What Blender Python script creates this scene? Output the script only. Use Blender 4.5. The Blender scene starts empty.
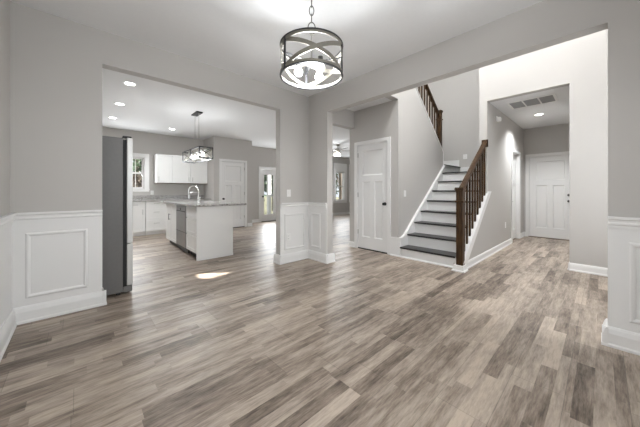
import bpy, bmesh, math, random
from mathutils import Vector, Matrix
random.seed(7)
S = bpy.context.scene
COL = S.collection
PI = math.pi

# ------------------------------------------------------------------ camera
TH = math.atan(282 / 261.2)
cam_d = bpy.data.cameras.new('camera'); cam = bpy.data.objects.new('camera', cam_d); COL.objects.link(cam)
cam.location = (0, 0, 1.135); cam.rotation_euler = (PI / 2, 0, TH - PI / 2)
cam_d.sensor_width = 36; cam_d.lens = 261.2 / 640 * 36; cam_d.shift_y = -22.5 / 640
cam_d.clip_start = 0.02; cam_d.clip_end = 300
S.camera = cam
# ------------------------------------------------------------------ view / world / sun / daylight
S.view_settings.view_transform = 'Standard'; S.view_settings.look = 'None'
S.view_settings.gamma = 1; S.view_settings.use_curve_mapping = False
S.view_settings.exposure = 0.48
W = bpy.data.worlds.new('sky'); S.world = W; W.use_nodes = True
bgn = W.node_tree.nodes['Background']; bgn.inputs[0].default_value = (0.86, 0.93, 1, 1); bgn.inputs[1].default_value = .9
SUN_EL = math.radians(40.0)
sd = Vector((0.82, -0.572, math.tan(SUN_EL))).normalized()
sun_l = bpy.data.lights.new('sun', 'SUN'); sun_l.energy = 22; sun_l.angle = 0.009; sun_l.color = (1, .96, .9)
sun_o = bpy.data.objects.new('sun', sun_l); COL.objects.link(sun_o)
sun_o.rotation_euler = sd.to_track_quat('Z', 'Y').to_euler(); sun_o.location = (12, -8, 14)

def area(name, loc, target, sx, sy, e, col=(.93, .97, 1)):
    l = bpy.data.lights.new(name, 'AREA'); l.shape = 'RECTANGLE'; l.size = sx; l.size_y = sy; l.energy = e; l.color = col
    o = bpy.data.objects.new(name, l); COL.objects.link(o); o.location = loc
    o.rotation_euler = (Vector(loc) - Vector(target)).to_track_quat('Z', 'Y').to_euler()
    return o
def point(name, loc, e, r=.05, col=(.94, .975, 1)):
    l = bpy.data.lights.new(name, 'POINT'); l.energy = e; l.shadow_soft_size = r; l.color = col
    o = bpy.data.objects.new(name, l); COL.objects.link(o); o.location = loc; return o
# daylight entering by the windows
area('daylight_dining_window', (.75, -.68, 1.45), (.75, 3, 1.0), 1.2, 1.5, 17)  # added light at an unseen window, brightens the dining room
area('daylight_foyer_window', (4.1, -.56, 1.4), (4.1, 3, 1.2), 1.2, 1.5, 12)  # added light at an unseen window, brightens the stair side wall
area('daylight_patio_door', (5.26, 8.40, 1.1), (4.2, 3, 1.5), .6, 1.7, 26)
area('daylight_kitchen_window', (1.0, 8.42, 1.62), (1.0, 4, 1.6), .6, .8, 17)
area('daylight_living_window', (9.17, 8.38, 1.4), (7.5, 4, 1.5), .8, 1.5, 22)

# ------------------------------------------------------------------ materials
MATS = {}
def mat(name, col, rough=.5, metal=0, noise=0, nscale=8, bump=0, bscale=60, emit=None, es=0, spec=.5, coat=0):
    if name in MATS: return MATS[name]
    m = bpy.data.materials.new(name); m.use_nodes = True; nt = m.node_tree; b = nt.nodes['Principled BSDF']
    b.inputs['Base Color'].default_value = (*col, 1); b.inputs['Roughness'].default_value = rough
    b.inputs['Metallic'].default_value = metal; b.inputs['Specular IOR Level'].default_value = spec
    b.inputs['Coat Weight'].default_value = coat
    tc = nt.nodes.new('ShaderNodeTexCoord')
    if noise:
        n = nt.nodes.new('ShaderNodeTexNoise'); n.inputs['Scale'].default_value = nscale; n.inputs['Detail'].default_value = 4
        r = nt.nodes.new('ShaderNodeMapRange'); r.inputs['To Min'].default_value = 1 - noise; r.inputs['To Max'].default_value = 1 + noise
        mx = nt.nodes.new('ShaderNodeMix'); mx.data_type = 'RGBA'; mx.blend_type = 'MULTIPLY'; mx.inputs[0].default_value = 1
        mx.inputs[6].default_value = (*col, 1)
        nt.links.new(tc.outputs['Object'], n.inputs['Vector']); nt.links.new(n.outputs['Fac'], r.inputs['Value'])
        nt.links.new(r.outputs['Result'], mx.inputs[7]); nt.links.new(mx.outputs[2], b.inputs['Base Color'])
    if bump:
        n2 = nt.nodes.new('ShaderNodeTexNoise'); n2.inputs['Scale'].default_value = bscale; n2.inputs['Detail'].default_value = 3
        bp = nt.nodes.new('ShaderNodeBump'); bp.inputs['Strength'].default_value = bump; bp.inputs['Distance'].default_value = .002
        nt.links.new(tc.outputs['Object'], n2.inputs['Vector']); nt.links.new(n2.outputs['Fac'], bp.inputs['Height'])
        nt.links.new(bp.outputs['Normal'], b.inputs['Normal'])
    if emit:
        b.inputs['Emission Color'].default_value = (*emit, 1); b.inputs['Emission Strength'].default_value = es
    MATS[name] = m; return m

wallp = mat('wall_paint', (.52, .498, .473), .75, noise=.02, nscale=3, bump=.05, bscale=250, spec=.3)
ceilp = mat('ceiling_paint', (.80, .80, .80), .9, noise=.02, nscale=30, bump=.25, bscale=140, spec=.2)
trimw = mat('white_trim_paint', (.80, .79, .775), .38, noise=.01, nscale=4)
doorw = mat('white_door_paint', (.78, .77, .755), .42, noise=.01, nscale=4)
cabw = mat('white_cabinet_paint', (.82, .81, .79), .4, noise=.01, nscale=5)
bulbm = mat('bulb_glow', (1, 1, 1), .4, emit=(1, .97, .92), es=6)
diffm = mat('lamp_diffuser', (1, 1, 1), .4, emit=(1, .98, .95), es=9)
bronze = mat('dark_bronze', (.045, .045, .047), .4, .6, noise=.2, nscale=30)
galv = mat('weathered_nickel', (.24, .225, .19), .45, .35, noise=.18, nscale=25)
nickel = mat('brushed_nickel', (.5, .49, .47), .3, 1, noise=.05, nscale=40)
blackm = mat('black_metal', (.02, .02, .021), .4, .3)
rubber = mat('black_rubber', (.015, .015, .015), .7)
steel = mat('stainless_steel', (.48, .475, .465), .33, .85, noise=.05, nscale=12)
fridgeg = mat('fridge_side_grey', (.15, .146, .14), .5, .1, noise=.08, nscale=40, bump=.2, bscale=200)
platew = mat('white_plastic', (.84, .83, .81), .35)
treadm = mat('ebony_tread', (.022, .021, .021), .35, noise=.25, nscale=10)

def wood_dark():
    m = bpy.data.materials.new('walnut_stain'); m.use_nodes = True; nt = m.node_tree; b = nt.nodes['Principled BSDF']
    tc = nt.nodes.new('ShaderNodeTexCoord'); mp = nt.nodes.new('ShaderNodeMapping'); mp.inputs['Scale'].default_value = (26, 26, 2)
    n = nt.nodes.new('ShaderNodeTexNoise'); n.inputs['Scale'].default_value = 3; n.inputs['Detail'].default_value = 6
    r = nt.nodes.new('ShaderNodeValToRGB'); r.color_ramp.elements[0].position = .3; r.color_ramp.elements[1].position = .75
    r.color_ramp.elements[0].color = (.012, .006, .0035, 1); r.color_ramp.elements[1].color = (.10, .052, .02, 1)
    nt.links.new(tc.outputs['Object'], mp.inputs['Vector']); nt.links.new(mp.outputs[0], n.inputs['Vector'])
    nt.links.new(n.outputs['Fac'], r.inputs[0]); nt.links.new(r.outputs[0], b.inputs['Base Color']); b.inputs['Roughness'].default_value = .45; b.inputs['Specular IOR Level'].default_value = .22
    return m
walnut = wood_dark()

def granite():
    m = bpy.data.materials.new('speckled_granite'); m.use_nodes = True; nt = m.node_tree; b = nt.nodes['Principled BSDF']
    tc = nt.nodes.new('ShaderNodeTexCoord'); n = nt.nodes.new('ShaderNodeTexNoise'); n.inputs['Scale'].default_value = 55; n.inputs['Detail'].default_value = 8; n.inputs['Roughness'].default_value = .75
    r = nt.nodes.new('ShaderNodeValToRGB'); e = r.color_ramp.elements; e[0].position = .36; e[0].color = (.07, .067, .063, 1); e[1].position = .66; e[1].color = (.62, .60, .57, 1)
    k = e.new(.48); k.color = (.36, .345, .33, 1)
    nt.links.new(tc.outputs['Object'], n.inputs['Vector']); nt.links.new(n.outputs['Fac'], r.inputs[0]); nt.links.new(r.outputs[0], b.inputs['Base Color'])
    b.inputs['Roughness'].default_value = .12; return m
gran = granite()

def glass_mat():
    m = bpy.data.materials.new('window_glass'); m.use_nodes = True; nt = m.node_tree; nt.nodes.clear()
    o = nt.nodes.new('ShaderNodeOutputMaterial'); t = nt.nodes.new('ShaderNodeBsdfTransparent'); g = nt.nodes.new('ShaderNodeBsdfGlossy'); g.inputs['Roughness'].default_value = .02
    mx = nt.nodes.new('ShaderNodeMixShader'); mx.inputs[0].default_value = .07
    nt.links.new(t.outputs[0], mx.inputs[1]); nt.links.new(g.outputs[0], mx.inputs[2]); nt.links.new(mx.outputs[0], o.inputs[0]); return m
glassm = glass_mat()

def floor_mat():
    m = bpy.data.materials.new('vinyl_planks'); m.use_nodes = True; nt = m.node_tree; b = nt.nodes['Principled BSDF']; L = nt.links.new
    N = nt.nodes.new
    def math_(op, a, c=None):
        n = N('ShaderNodeMath'); n.operation = op
        for i, v in enumerate((a, c)):
            if v is None: continue
            if isinstance(v, (int, float)): n.inputs[i].default_value = v
            else: L(v, n.inputs[i])
        return n.outputs[0]
    tc = N('ShaderNodeTexCoord'); sx = N('ShaderNodeSeparateXYZ'); L(tc.outputs['Object'], sx.inputs[0])
    X, Y = sx.outputs[0], sx.outputs[1]
    def cells(width, length, seed):
        v = math_('DIVIDE', math_('ADD', Y, seed * 3.17), width); row = math_('FLOOR', v)
        wn = N('ShaderNodeTexWhiteNoise'); wn.noise_dimensions = '2D'; cb = N('ShaderNodeCombineXYZ'); L(row, cb.inputs[0]); cb.inputs[1].default_value = seed
        L(cb.outputs[0], wn.inputs['Vector'])
        u = math_('ADD', math_('DIVIDE', X, length), math_('MULTIPLY', wn.outputs['Value'], 7.3)); col = math_('FLOOR', u)
        w2 = N('ShaderNodeTexWhiteNoise'); w2.noise_dimensions = '3D'; c2 = N('ShaderNodeCombineXYZ'); L(row, c2.inputs[0]); L(col, c2.inputs[1]); c2.inputs[2].default_value = seed + .5
        L(c2.outputs[0], w2.inputs['Vector'])
        fv = math_('FRACT', v); fu = math_('FRACT', u)
        ev = math_('MULTIPLY', math_('MINIMUM', fv, math_('SUBTRACT', 1, fv)), width)
        eu = math_('MULTIPLY', math_('MINIMUM', fu, math_('SUBTRACT', 1, fu)), length)
        return w2.outputs['Value'], math_('MINIMUM', ev, eu), c2.outputs[0]
    a, ea, ca = cells(.080, .62, 1.0)
    p, ep, cp = cells(.240, 1.22, 2.0)
    # strips: mixed, three tones in each plank
    tone = math_('ADD', math_('MULTIPLY', a, .66), math_('MULTIPLY', p, .34))
    mp = N('ShaderNodeMapping'); mp.inputs['Scale'].default_value = (1.5, 9, 1); ad = N('ShaderNodeVectorMath'); ad.operation = 'ADD'
    sc = N('ShaderNodeVectorMath'); sc.operation = 'SCALE'; sc.inputs['Scale'].default_value = 3.7; L(ca, sc.inputs[0])
    L(tc.outputs['Object'], mp.inputs['Vector']); L(mp.outputs[0], ad.inputs[0]); L(sc.outputs[0], ad.inputs[1])
    g = N('ShaderNodeTexNoise'); g.inputs['Scale'].default_value = 2.6; g.inputs['Detail'].default_value = 7; g.inputs['Roughness'].default_value = .62; L(ad.outputs[0], g.inputs['Vector'])
    mp2 = N('ShaderNodeMapping'); mp2.inputs['Scale'].default_value = (6, 55, 1); L(tc.outputs['Object'], mp2.inputs['Vector'])
    g2 = N('ShaderNodeTexNoise'); g2.inputs['Scale'].default_value = 2; g2.inputs['Detail'].default_value = 5; g2.inputs['Roughness'].default_value = .7; L(mp2.outputs[0], g2.inputs['Vector'])
    t2 = math_('ADD', math_('MULTIPLY', tone, .36), math_('ADD', math_('MULTIPLY', g.outputs['Fac'], .74), math_('MULTIPLY', g2.outputs['Fac'], .46)))
    r = N('ShaderNodeValToRGB'); e = r.color_ramp.elements
    e[0].position = .52; e[0].color = (.062, .042, .029, 1); e[1].position = 1.0; e[1].color = (.47, .385, .31, 1)
    k = e.new(.70); k.color = (.21, .163, .127, 1); k = e.new(.85); k.color = (.345, .282, .229, 1)
    L(t2, r.inputs[0])
    seam = N('ShaderNodeMapRange'); seam.inputs['From Max'].default_value = .0025; seam.inputs['To Min'].default_value = .55; L(ep, seam.inputs['Value'])
    mx = N('ShaderNodeMix'); mx.data_type = 'RGBA'; mx.blend_type = 'MULTIPLY'; mx.inputs[0].default_value = 1
    L(r.outputs[0], mx.inputs[6]); L(seam.outputs[0], mx.inputs[7]); L(mx.outputs[2], b.inputs['Base Color'])
    b.inputs['Roughness'].default_value = .41; b.inputs['Specular IOR Level'].default_value = .45
    bp = N('ShaderNodeBump'); bp.inputs['Strength'].default_value = .12; bp.inputs['Distance'].default_value = .002; L(g2.outputs['Fac'], bp.inputs['Height']); L(bp.outputs[0], b.inputs['Normal'])
    return m
floorm = floor_mat()

# ------------------------------------------------------------------ mesh helpers
class MB:
    def __init__(s): s.bm = bmesh.new()
    def box(s, x0, x1, y0, y1, z0, z1, bev=0):
        ret = bmesh.ops.create_cube(s.bm, size=1)
        M = Matrix.Translation(((x0 + x1) / 2, (y0 + y1) / 2, (z0 + z1) / 2)) @ Matrix.Diagonal((abs(x1 - x0), abs(y1 - y0), abs(z1 - z0), 1))
        bmesh.ops.transform(s.bm, matrix=M, verts=ret['verts'])
        if bev:
            es = list({e for v in ret['verts'] for e in v.link_edges})
            bmesh.ops.bevel(s.bm, geom=es, offset=bev, segments=2, affect='EDGES', profile=.6)
        return s
    def prism(s, pts, axis, a0, a1):
        """extrude a polygon; axis 'x': pts=(y,z), 'y': pts=(x,z), 'z': pts=(x,y)"""
        def P(p, a): return {'x': (a, p[0], p[1]), 'y': (p[0], a, p[1]), 'z': (p[0], p[1], a)}[axis]
        v0 = [s.bm.verts.new(P(p, a0)) for p in pts]; v1 = [s.bm.verts.new(P(p, a1)) for p in pts]; n = len(pts)
        fs = [s.bm.faces.new(v0), s.bm.faces.new(v1[::-1])]
        for i in range(n): fs.append(s.bm.faces.new((v0[i], v1[i], v1[(i + 1) % n], v0[(i + 1) % n])))
        bmesh.ops.recalc_face_normals(s.bm, faces=fs); return s
    def cyl(s, p0, p1, r0, r1=None, seg=16, caps=True):
        p0, p1 = Vector(p0), Vector(p1); r1 = r0 if r1 is None else r1; d = p1 - p0
        ret = bmesh.ops.create_cone(s.bm, cap_ends=caps, segments=seg, radius1=r0, radius2=r1, depth=d.length)
        M = Matrix.Translation((p0 + p1) / 2) @ d.to_track_quat('Z', 'Y').to_matrix().to_4x4()
        bmesh.ops.transform(s.bm, matrix=M, verts=ret['verts']); return s
    def sph(s, c, r, sc=(1, 1, 1), seg=16):
        ret = bmesh.ops.create_uvsphere(s.bm, u_segments=seg, v_segments=max(6, seg // 2), radius=r)
        bmesh.ops.transform(s.bm, matrix=Matrix.Translation(c) @ Matrix.Diagonal((*sc, 1)), verts=ret['verts']); return s
    def lathe(s, prof, c=(0, 0, 0), seg=24, close=False):
        """revolve (r, z) profile about z"""
        rings = []
        for r, z in prof:
            rings.append([s.bm.verts.new((c[0] + r * math.cos(2 * PI * k / seg), c[1] + r * math.sin(2 * PI * k / seg), c[2] + z)) for k in range(seg)])
        fs = []; m = len(rings)
        for i in range(m if close else m - 1):
            A, B = rings[i], rings[(i + 1) % m]
            for k in range(seg): fs.append(s.bm.faces.new((A[k], A[(k + 1) % seg], B[(k + 1) % seg], B[k])))
        if not close:
            for R in (rings[0], rings[-1]): fs.append(s.bm.faces.new(R))
        bmesh.ops.recalc_face_normals(s.bm, faces=fs); return s
    def tube(s, pts, r, seg=8, closed=False):
        pts = [Vector(p) for p in pts]; n = len(pts); rings = []; up = Vector((0, 0, 1))
        for i, p in enumerate(pts):
            a = pts[(i - 1) % n] if (closed or i > 0) else p; b = pts[(i + 1) % n] if (closed or i < n - 1) else p
            t = (b - a).normalized(); u = t.orthogonal() if i == 0 else (up - t * up.dot(t))
            if u.length < 1e-5: u = t.orthogonal()
            u.normalize(); up = u; w = t.cross(u)
            rr = r[i] if isinstance(r, (list, tuple)) else r
            rings.append([s.bm.verts.new(p + u * (rr * math.cos(2 * PI * k / seg)) + w * (rr * math.sin(2 * PI * k / seg))) for k in range(seg)])
        fs = []
        for i in range(n if closed else n - 1):
            A, B = rings[i], rings[(i + 1) % n]
            for k in range(seg): fs.append(s.bm.faces.new((A[k], A[(k + 1) % seg], B[(k + 1) % seg], B[k])))
        if not closed:
            fs.append(s.bm.faces.new(rings[0][::-1])); fs.append(s.bm.faces.new(rings[-1]))
        bmesh.ops.recalc_face_normals(s.bm, faces=fs); return s
    def frame(s, x0, x1, z0, z1, w, y0, y1, bev=0):
        """picture-frame moulding in the local xz plane, mitred, raised profile from y1 (wall) to y0"""
        h = (y0 + y1) / 2
        prof = [(0, y1), (0, h), (w * .3, y0), (w * .6, y0), (w, h), (w, y1)]
        loops = []
        for d, y in prof:
            loops.append([s.bm.verts.new((x, y, z)) for x, z in ((x0 + d, z0 + d), (x1 - d, z0 + d), (x1 - d, z1 - d), (x0 + d, z1 - d))])
        fs = []; m = len(loops)
        for i in range(m):
            A, B = loops[i], loops[(i + 1) % m]
            for k in range(4): fs.append(s.bm.faces.new((A[k], A[(k + 1) % 4], B[(k + 1) % 4], B[k])))
        bmesh.ops.recalc_face_normals(s.bm, faces=fs); return s
    def build(s, name, m, parent=None, smooth=False, label=None):
        me = bpy.data.meshes.new(name); s.bm.to_mesh(me); s.bm.free()
        o = bpy.data.objects.new(name, me); COL.objects.link(o)
        me.materials.append(m)
        if smooth:
            for p in me.polygons: p.use_smooth = True
            me.set_sharp_from_angle(angle=math.radians(40))
        if parent is not None: o.parent = parent
        if label: o['label'] = label
        return o

def tag(o, label, cat, group=None, kind=None):
    o['label'] = label; o['category'] = cat
    if group: o['group'] = group
    if kind: o['kind'] = kind
    return o
def thing(name, label, cat, loc=(0, 0, 0), rz=0, group=None, kind=None):
    o = bpy.data.objects.new(name, None); COL.objects.link(o); o.location = loc; o.rotation_euler = (0, 0, rz); o.empty_display_size = .1
    return tag(o, label, cat, group, kind)
def struct(mb, name, m, label, cat):
    return tag(mb.build(name, m), label, cat, kind='structure')
def dup(root, loc, rz=None, label=None):
    r = root.copy(); COL.objects.link(r); r.location = loc
    if rz is not None: r.rotation_euler = (0, 0, rz)
    if label: r['label'] = label
    for ch in root.children:
        c = ch.copy(); COL.objects.link(c); c.parent = r
        for g in ch.children:
            d = g.copy(); COL.objects.link(d); d.parent = c
    return r
FX = -PI / 2      # local front (-y) turned to face -X
FPX = PI / 2      # local front turned to face +X

def wall(name, axis, c0, c1, u0, u1, z0, z1, holes, label, m=None, mb_only=False):
    """solid wall; axis 'x': plane x in [c0,c1] running along y; axis 'y': plane y in [c0,c1] running along x"""
    us = sorted({u0, u1, *[h[0] for h in holes], *[h[1] for h in holes]}); zs = sorted({z0, z1, *[h[2] for h in holes], *[h[3] for h in holes]})
    us = [u for u in us if u0 <= u <= u1]; zs = [z for z in zs if z0 <= z <= z1]
    def solid(i, j):
        if i < 0 or j < 0 or i >= len(us) - 1 or j >= len(zs) - 1: return False
        cu, cz = (us[i] + us[i + 1]) / 2, (zs[j] + zs[j + 1]) / 2
        return not any(h[0] < cu < h[1] and h[2] < cz < h[3] for h in holes)
    bm = bmesh.new(); cache = {}
    def V(c, u, z):
        k = (c, u, z)
        if k not in cache: cache[k] = bm.verts.new((c, u, z) if axis == 'x' else (u, c, z))
        return cache[k]
    for i in range(len(us) - 1):
        for j in range(len(zs) - 1):
            if not solid(i, j): continue
            a, b, p, q = us[i], us[i + 1], zs[j], zs[j + 1]
            for c in (c0, c1): bm.faces.new((V(c, a, p), V(c, b, p), V(c, b, q), V(c, a, q)))
            if not solid(i - 1, j): bm.faces.new((V(c0, a, p), V(c1, a, p), V(c1, a, q), V(c0, a, q)))
            if not solid(i + 1, j): bm.faces.new((V(c0, b, p), V(c1, b, p), V(c1, b, q), V(c0, b, q)))
            if not solid(i, j - 1): bm.faces.new((V(c0, a, p), V(c1, a, p), V(c1, b, p), V(c0, b, p)))
            if not solid(i, j + 1): bm.faces.new((V(c0, a, q), V(c1, a, q), V(c1, b, q), V(c0, b, q)))
    bmesh.ops.recalc_face_normals(bm, faces=bm.faces)
    me = bpy.data.meshes.new(name); bm.to_mesh(me); bm.free(); me.materials.append(m or wallp)
    o = bpy.data.objects.new(name, me); COL.objects.link(o)
    return tag(o, label, 'wall', kind='structure')

# ------------------------------------------------------------------ setting: shell
CH = 2.74; UH = 5.45
XL = -.42; XB = 2.88; YA = 3.40; T = .12; YK = 8.50; XW = 5.17; YH = 1.345; XE = 8.25; YS = 2.41; XC = 4.09; XR = 6.95
struct(MB().box(-.7, 11.3, -1.0, 8.75, -.15, 0), 'floor', floorm, 'grey brown wood plank floor through all the rooms', 'floor')
struct(MB().box(-.6, XB + T, -.9, YA + T, CH, CH + .12), 'ceiling_dining', ceilp, 'white ceiling above the drum chandelier', 'ceiling')
struct(MB().box(-.6, 11.2, YA + T, YK + .15, CH, CH + .12), 'ceiling_kitchen', ceilp, 'white ceiling over kitchen and living room', 'ceiling')
struct(MB().box(XB + T, XC + .05, YS + T - .01, YA + T, CH, CH + .12), 'ceiling_passage', ceilp, 'low ceiling before the closet door', 'ceiling')
struct(MB().box(XW + T, XE + .15, .1, YH + .1, 2.69, 2.80), 'ceiling_entry', ceilp, 'entry hall ceiling with vent and round lamp', 'ceiling')
struct(MB().box(XB, XW + T, -.8, YA + .3, UH, UH + .12).box(XW + T, XR + T, YH, YA + .3, UH, UH + .12), 'ceiling_foyer', ceilp, 'high foyer ceiling above the stairs', 'ceiling')

wall('wall_left', 'x', XL - T, XL, -.9, YK + T, 0, CH, [], 'grey wall at the far left with wainscot')
wall('wall_rear', 'y', -.87, -.75, -.6, XB + T, 0, CH, [(.15, 1.35, .55, 2.1)], 'dining room window wall behind the camera')
wall('wall_kitchen_side', 'y', YA, YA + T, XL, XB + T, 0, CH, [(.178, 2.305, 0, 2.41)], 'grey wall with the wide opening to the kitchen')
wall('wall_foyer_side', 'x', XB, XB + T, -.75, YA, 0, UH, [(-.03, 2.942, 0, 2.386)], 'grey wall with the wide opening to the foyer')
wall('wall_back', 'y', YK, YK + .15, -.6, 11.2, 0, CH, [(.66, 1.33, 1.19, 2.05), (4.93, 5.60, 0, 1.93), (8.88, 9.48, .68, 2.05), (10.0, 10.6, .68, 2.05)], 'far grey exterior wall of kitchen and living room')
wall('wall_passage', 'y', YA, YA + T, XB + T, XR + T, 0, UH, [(XB + T, XC, 0, 2.395)], 'header wall over the passage to the living room')
wall('wall_closet', 'x', XC, XC + T, YS + T, YA, 0, 3.0, [(2.615, 3.325, 0, 2.045)], 'grey wall holding the panelled closet door')
wall('wall_entry', 'x', XW, XW + T, -.75, YH + T, 0, UH, [(.317, YH, 0, 2.685), (.647, 1.0, 3.70, 4.21)], 'tall pale wall with the opening to the entry hall')  # upper hole added to let the sun patch through
wall('wall_entry_left', 'y', YH, YH + T, XW + T, XE, 0, 2.8, [(6.97, 7.73, 0, 2.0)], 'entry hall wall with a side door')
wall('wall_stair_right', 'y', YH, YH + T, XW + T, XR + T, 2.8, UH, [], 'upper stairwell wall')
wall('wall_entry_right', 'y', .08, .2, XW + T, XE, 0, 2.8, [], 'right wall of the entry hall')
wall('wall_front', 'x', XE, XE + .15, .08, YH + T, 0, 2.8, [(.445, 1.245, 0, 1.985)], 'end wall of the hall around the front door')
wall('wall_stair_back', 'x', XR, XR + T, YH + T, YA, 0, UH, [], 'grey wall at the back of the stairwell')
wall('wall_foyer_right', 'y', -.75, -.63, XB + T, XW, 0, UH, [(3.5, 4.7, .6, 2.1)], 'pale right wall of the foyer')
wall('wall_living_right', 'x', 11.05, 11.2, YA + T, YK, 0, CH, [], 'far right wall of the living room')
wall('wall_living_front', 'y', YA, YA + T, XR + T, 11.2, 0, CH, [], 'living room wall behind the stairs')
# infill of an added high opening, cut so the sun casts a triangle
struct(MB().prism([(.64, 3.68), (1.01, 3.68), (.64, 4.10)], 'x', XW + .005, XW + .02), 'window_transom', trimw, 'slanted frame of the small high transom', 'window')
# wall along the stairs with its sloping top
kx = lambda x: 2.5 - .88 * (x - 5.4)
struct(MB().prism([(XB + T, 0 + CH), (XC, CH), (XC, 0), (5.975, 0), (5.975, kx(5.975)), (4.35, kx(4.35)), (XB + T, kx(4.35))], 'y', YS, YS + T), 'wall_stair_left', wallp, 'grey wall beside the stairs with a sloping top edge', 'wall')
struct(MB().prism([(5.98, kx(5.98)), (4.35, kx(4.35)), (4.35, kx(4.35) + .022), (5.98, kx(5.98) + .022)], 'y', YS - .012, YS + T + .012), 'trim_1', trimw, 'white cap along the sloping wall top', 'trim')
struct(MB().box(5.975, 5.99, YS - .01, YS + T + .01, 1.55, kx(5.98)), 'trim_2', trimw, 'white end board of the sloping stair wall', 'trim')
# pantry block in the kitchen
PX0, PX1, PY = 2.90, 4.12, 7.68
wall('wall_pantry', 'y', PY, PY + T, PX0, PX1, 0, CH, [(3.115, 3.88, 0, 2.03)], 'grey pantry wall with a panelled door')
wall('wall_pantry_left', 'x', PX0, PX0 + T, PY + T, YK, 0, CH, [], 'grey pantry side wall beside the cabinets')
wall('wall_pantry_right', 'x', PX1 - T, PX1, PY + T, YK, 0, CH, [], 'grey pantry side wall toward the patio door')
# knee wall under the lower stair rail
kz = lambda x: .43 + .83 * (x - 4.40)
struct(MB().prism([(3.99, 0), (XW, 0), (XW, kz(XW)), (3.99, kz(3.99))], 'y', YH, YH + T), 'wall_stair_knee', wallp, 'low grey wall under the lower stair railing', 'wall')

# ------------------------------------------------------------------ trim: baseboards, wainscot, rails
BASE = [(0, 0), (.022, 0), (.022, .014), (.014, .022), (.014, .085), (.008, .105), (0, .11)]   # (out, z)
def base_run(mb, x0, y0, x1, y1, nx, ny, prof=BASE, z=0):
    """profile run from p0 to p1, (nx,ny) outward normal"""
    A = [mb.bm.verts.new((x0 + nx * d, y0 + ny * d, z + h)) for d, h in prof]; B = [mb.bm.verts.new((x1 + nx * d, y1 + ny * d, z + h)) for d, h in prof]; n = len(prof)
    fs = [mb.bm.faces.new(A), mb.bm.faces.new(B[::-1])]
    for i in range(n): fs.append(mb.bm.faces.new((A[i], B[i], B[(i + 1) % n], A[(i + 1) % n])))
    bmesh.ops.recalc_face_normals(mb.bm, faces=fs); return mb
def baseboard(name, runs, label, prof=BASE):
    mb = MB()
    for r in runs: base_run(mb, *r, prof=prof)
    return struct(mb, name, trimw, label, 'baseboard')
TB = [(0, 0), (.034, 0), (.034, .016), (.026, .026), (.024, .095), (.016, .125), (.008, .14), (0, .14)]     # dining base, on the wainscot
RAIL = [(0, .865), (.012, .865), (.012, .885), (.02, .892), (.02, .902), (.012, .908), (.012, .922), (.03, .932), (.03, .948), (0, .948)]
PT = .008   # wainscot panel thickness
j0, j1, b0, b1 = .178, 2.305, 2.942, -.03
def trim_end(r):
    """the chair rail stops at the opening edge, the base returns round it"""
    x0, y0, x1, y1, nx, ny = r
    fx = lambda x: j0 if abs(x - j0 - .03) < 1e-6 else j1 if abs(x - j1 + .03) < 1e-6 else x
    fy = lambda y: b0 if abs(y - b0 + .03) < 1e-6 else b1 if abs(y - b1 - .03) < 1e-6 else y
    return (fx(x0), fy(y0), fx(x1), fy(y1), nx, ny)
def wains(n, panel, runs, frames, label):
    o = struct(panel, 'trim_%d' % n, trimw, label, 'wainscot')
    mb = MB()
    for r in runs: base_run(mb, *r, prof=TB)
    mb.build('baseboard', trimw, o)
    mb = MB()
    for r in runs: base_run(mb, *[v for v in trim_end(r)], prof=RAIL)
    mb.build('chair_rail', trimw, o)
    for f, ang, loc in frames:
        fo = MB().frame(f[0], f[1], .205, .77, .03, -.013, 0).build('panel_moulding', trimw, o)
        fo.location = loc; fo.rotation_euler = (0, 0, ang)
    return o
wains(11, MB().box(XL, j0, YA - PT, YA, 0, .93), [(XL, YA - PT, j0 + .03, YA - PT, 0, -1)], [((-.335, .068), 0, (0, YA - PT, 0))], 'white wainscot with one square panel left of the fridge')
wains(12, MB().box(j1, XB, YA - PT, YA, 0, .93), [(j1 - .03, YA - PT, XB, YA - PT, 0, -1), (j1, YA + .01, j1, YA - PT - .03, -1, 0)][:1], [((2.378, 2.79), 0, (0, YA - PT, 0))], 'white wainscot with outlet between kitchen and foyer openings')
wains(13, MB().box(XB - PT, XB, b0, YA - PT, 0, .93), [(XB - PT, b0 - .03, XB - PT, YA - PT, -1, 0)], [((-3.325, -3.09), FX, (XB - PT, 0, 0))], 'narrow white wainscot panel beside the foyer opening')
wains(14, MB().box(XB - PT, XB, -.75, b1, 0, .93), [(XB - PT, -.75, XB - PT, b1 + .03, -1, 0)], [((.13, .66), FX, (XB - PT, 0, 0))], 'white wainscot at the far right edge')
wains(15, MB().box(XL, XL + PT, -.75, YA - PT, 0, .93), [(XL + PT, -.75, XL + PT, YA - PT, 1, 0)], [((-.6, 1.1), FPX, (XL + PT, 0, 0)), ((1.3, 2.75), FPX, (XL + PT, 0, 0))], 'white wainscot along the far left wall')
wains(16, MB().box(XL, XB, -.75, -.75 + PT, 0, .5), [(XL, -.75 + PT, XB, -.75 + PT, 0, 1)][:0], [], 'white wainscot under the dining window')
baseboard('baseboard_jamb', [(XB - .04, b0, XB + T + .03, b0, 0, -1), (XB + T, b0, XB + T, YA, 1, 0), (j1, YA - .04, j1, YA + T + .03, -1, 0), (j1, YA + T, XB + T, YA + T, 0, 1)], 'white baseboard wrapping the corner post', TB)
baseboard('baseboard_jamb_right', [(XB - .04, b1, XB + T + .03, b1, 0, 1), (XB + T, -.6, XB + T, b1, 1, 0)], 'white baseboard wrapping the right opening end', TB)
baseboard('baseboard_jamb_left', [(j0, YA - .04, j0, YA + T, 1, 0)], 'white baseboard end by the fridge', TB)
baseboard('baseboard_entry', [(XW, -.63, XW, .317, -1, 0), (XW, .317, XW + T, .317, 0, 1), (XW + T, .2, XW + T, .317, 1, 0)], 'white baseboard of the pale foyer wall')
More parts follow.
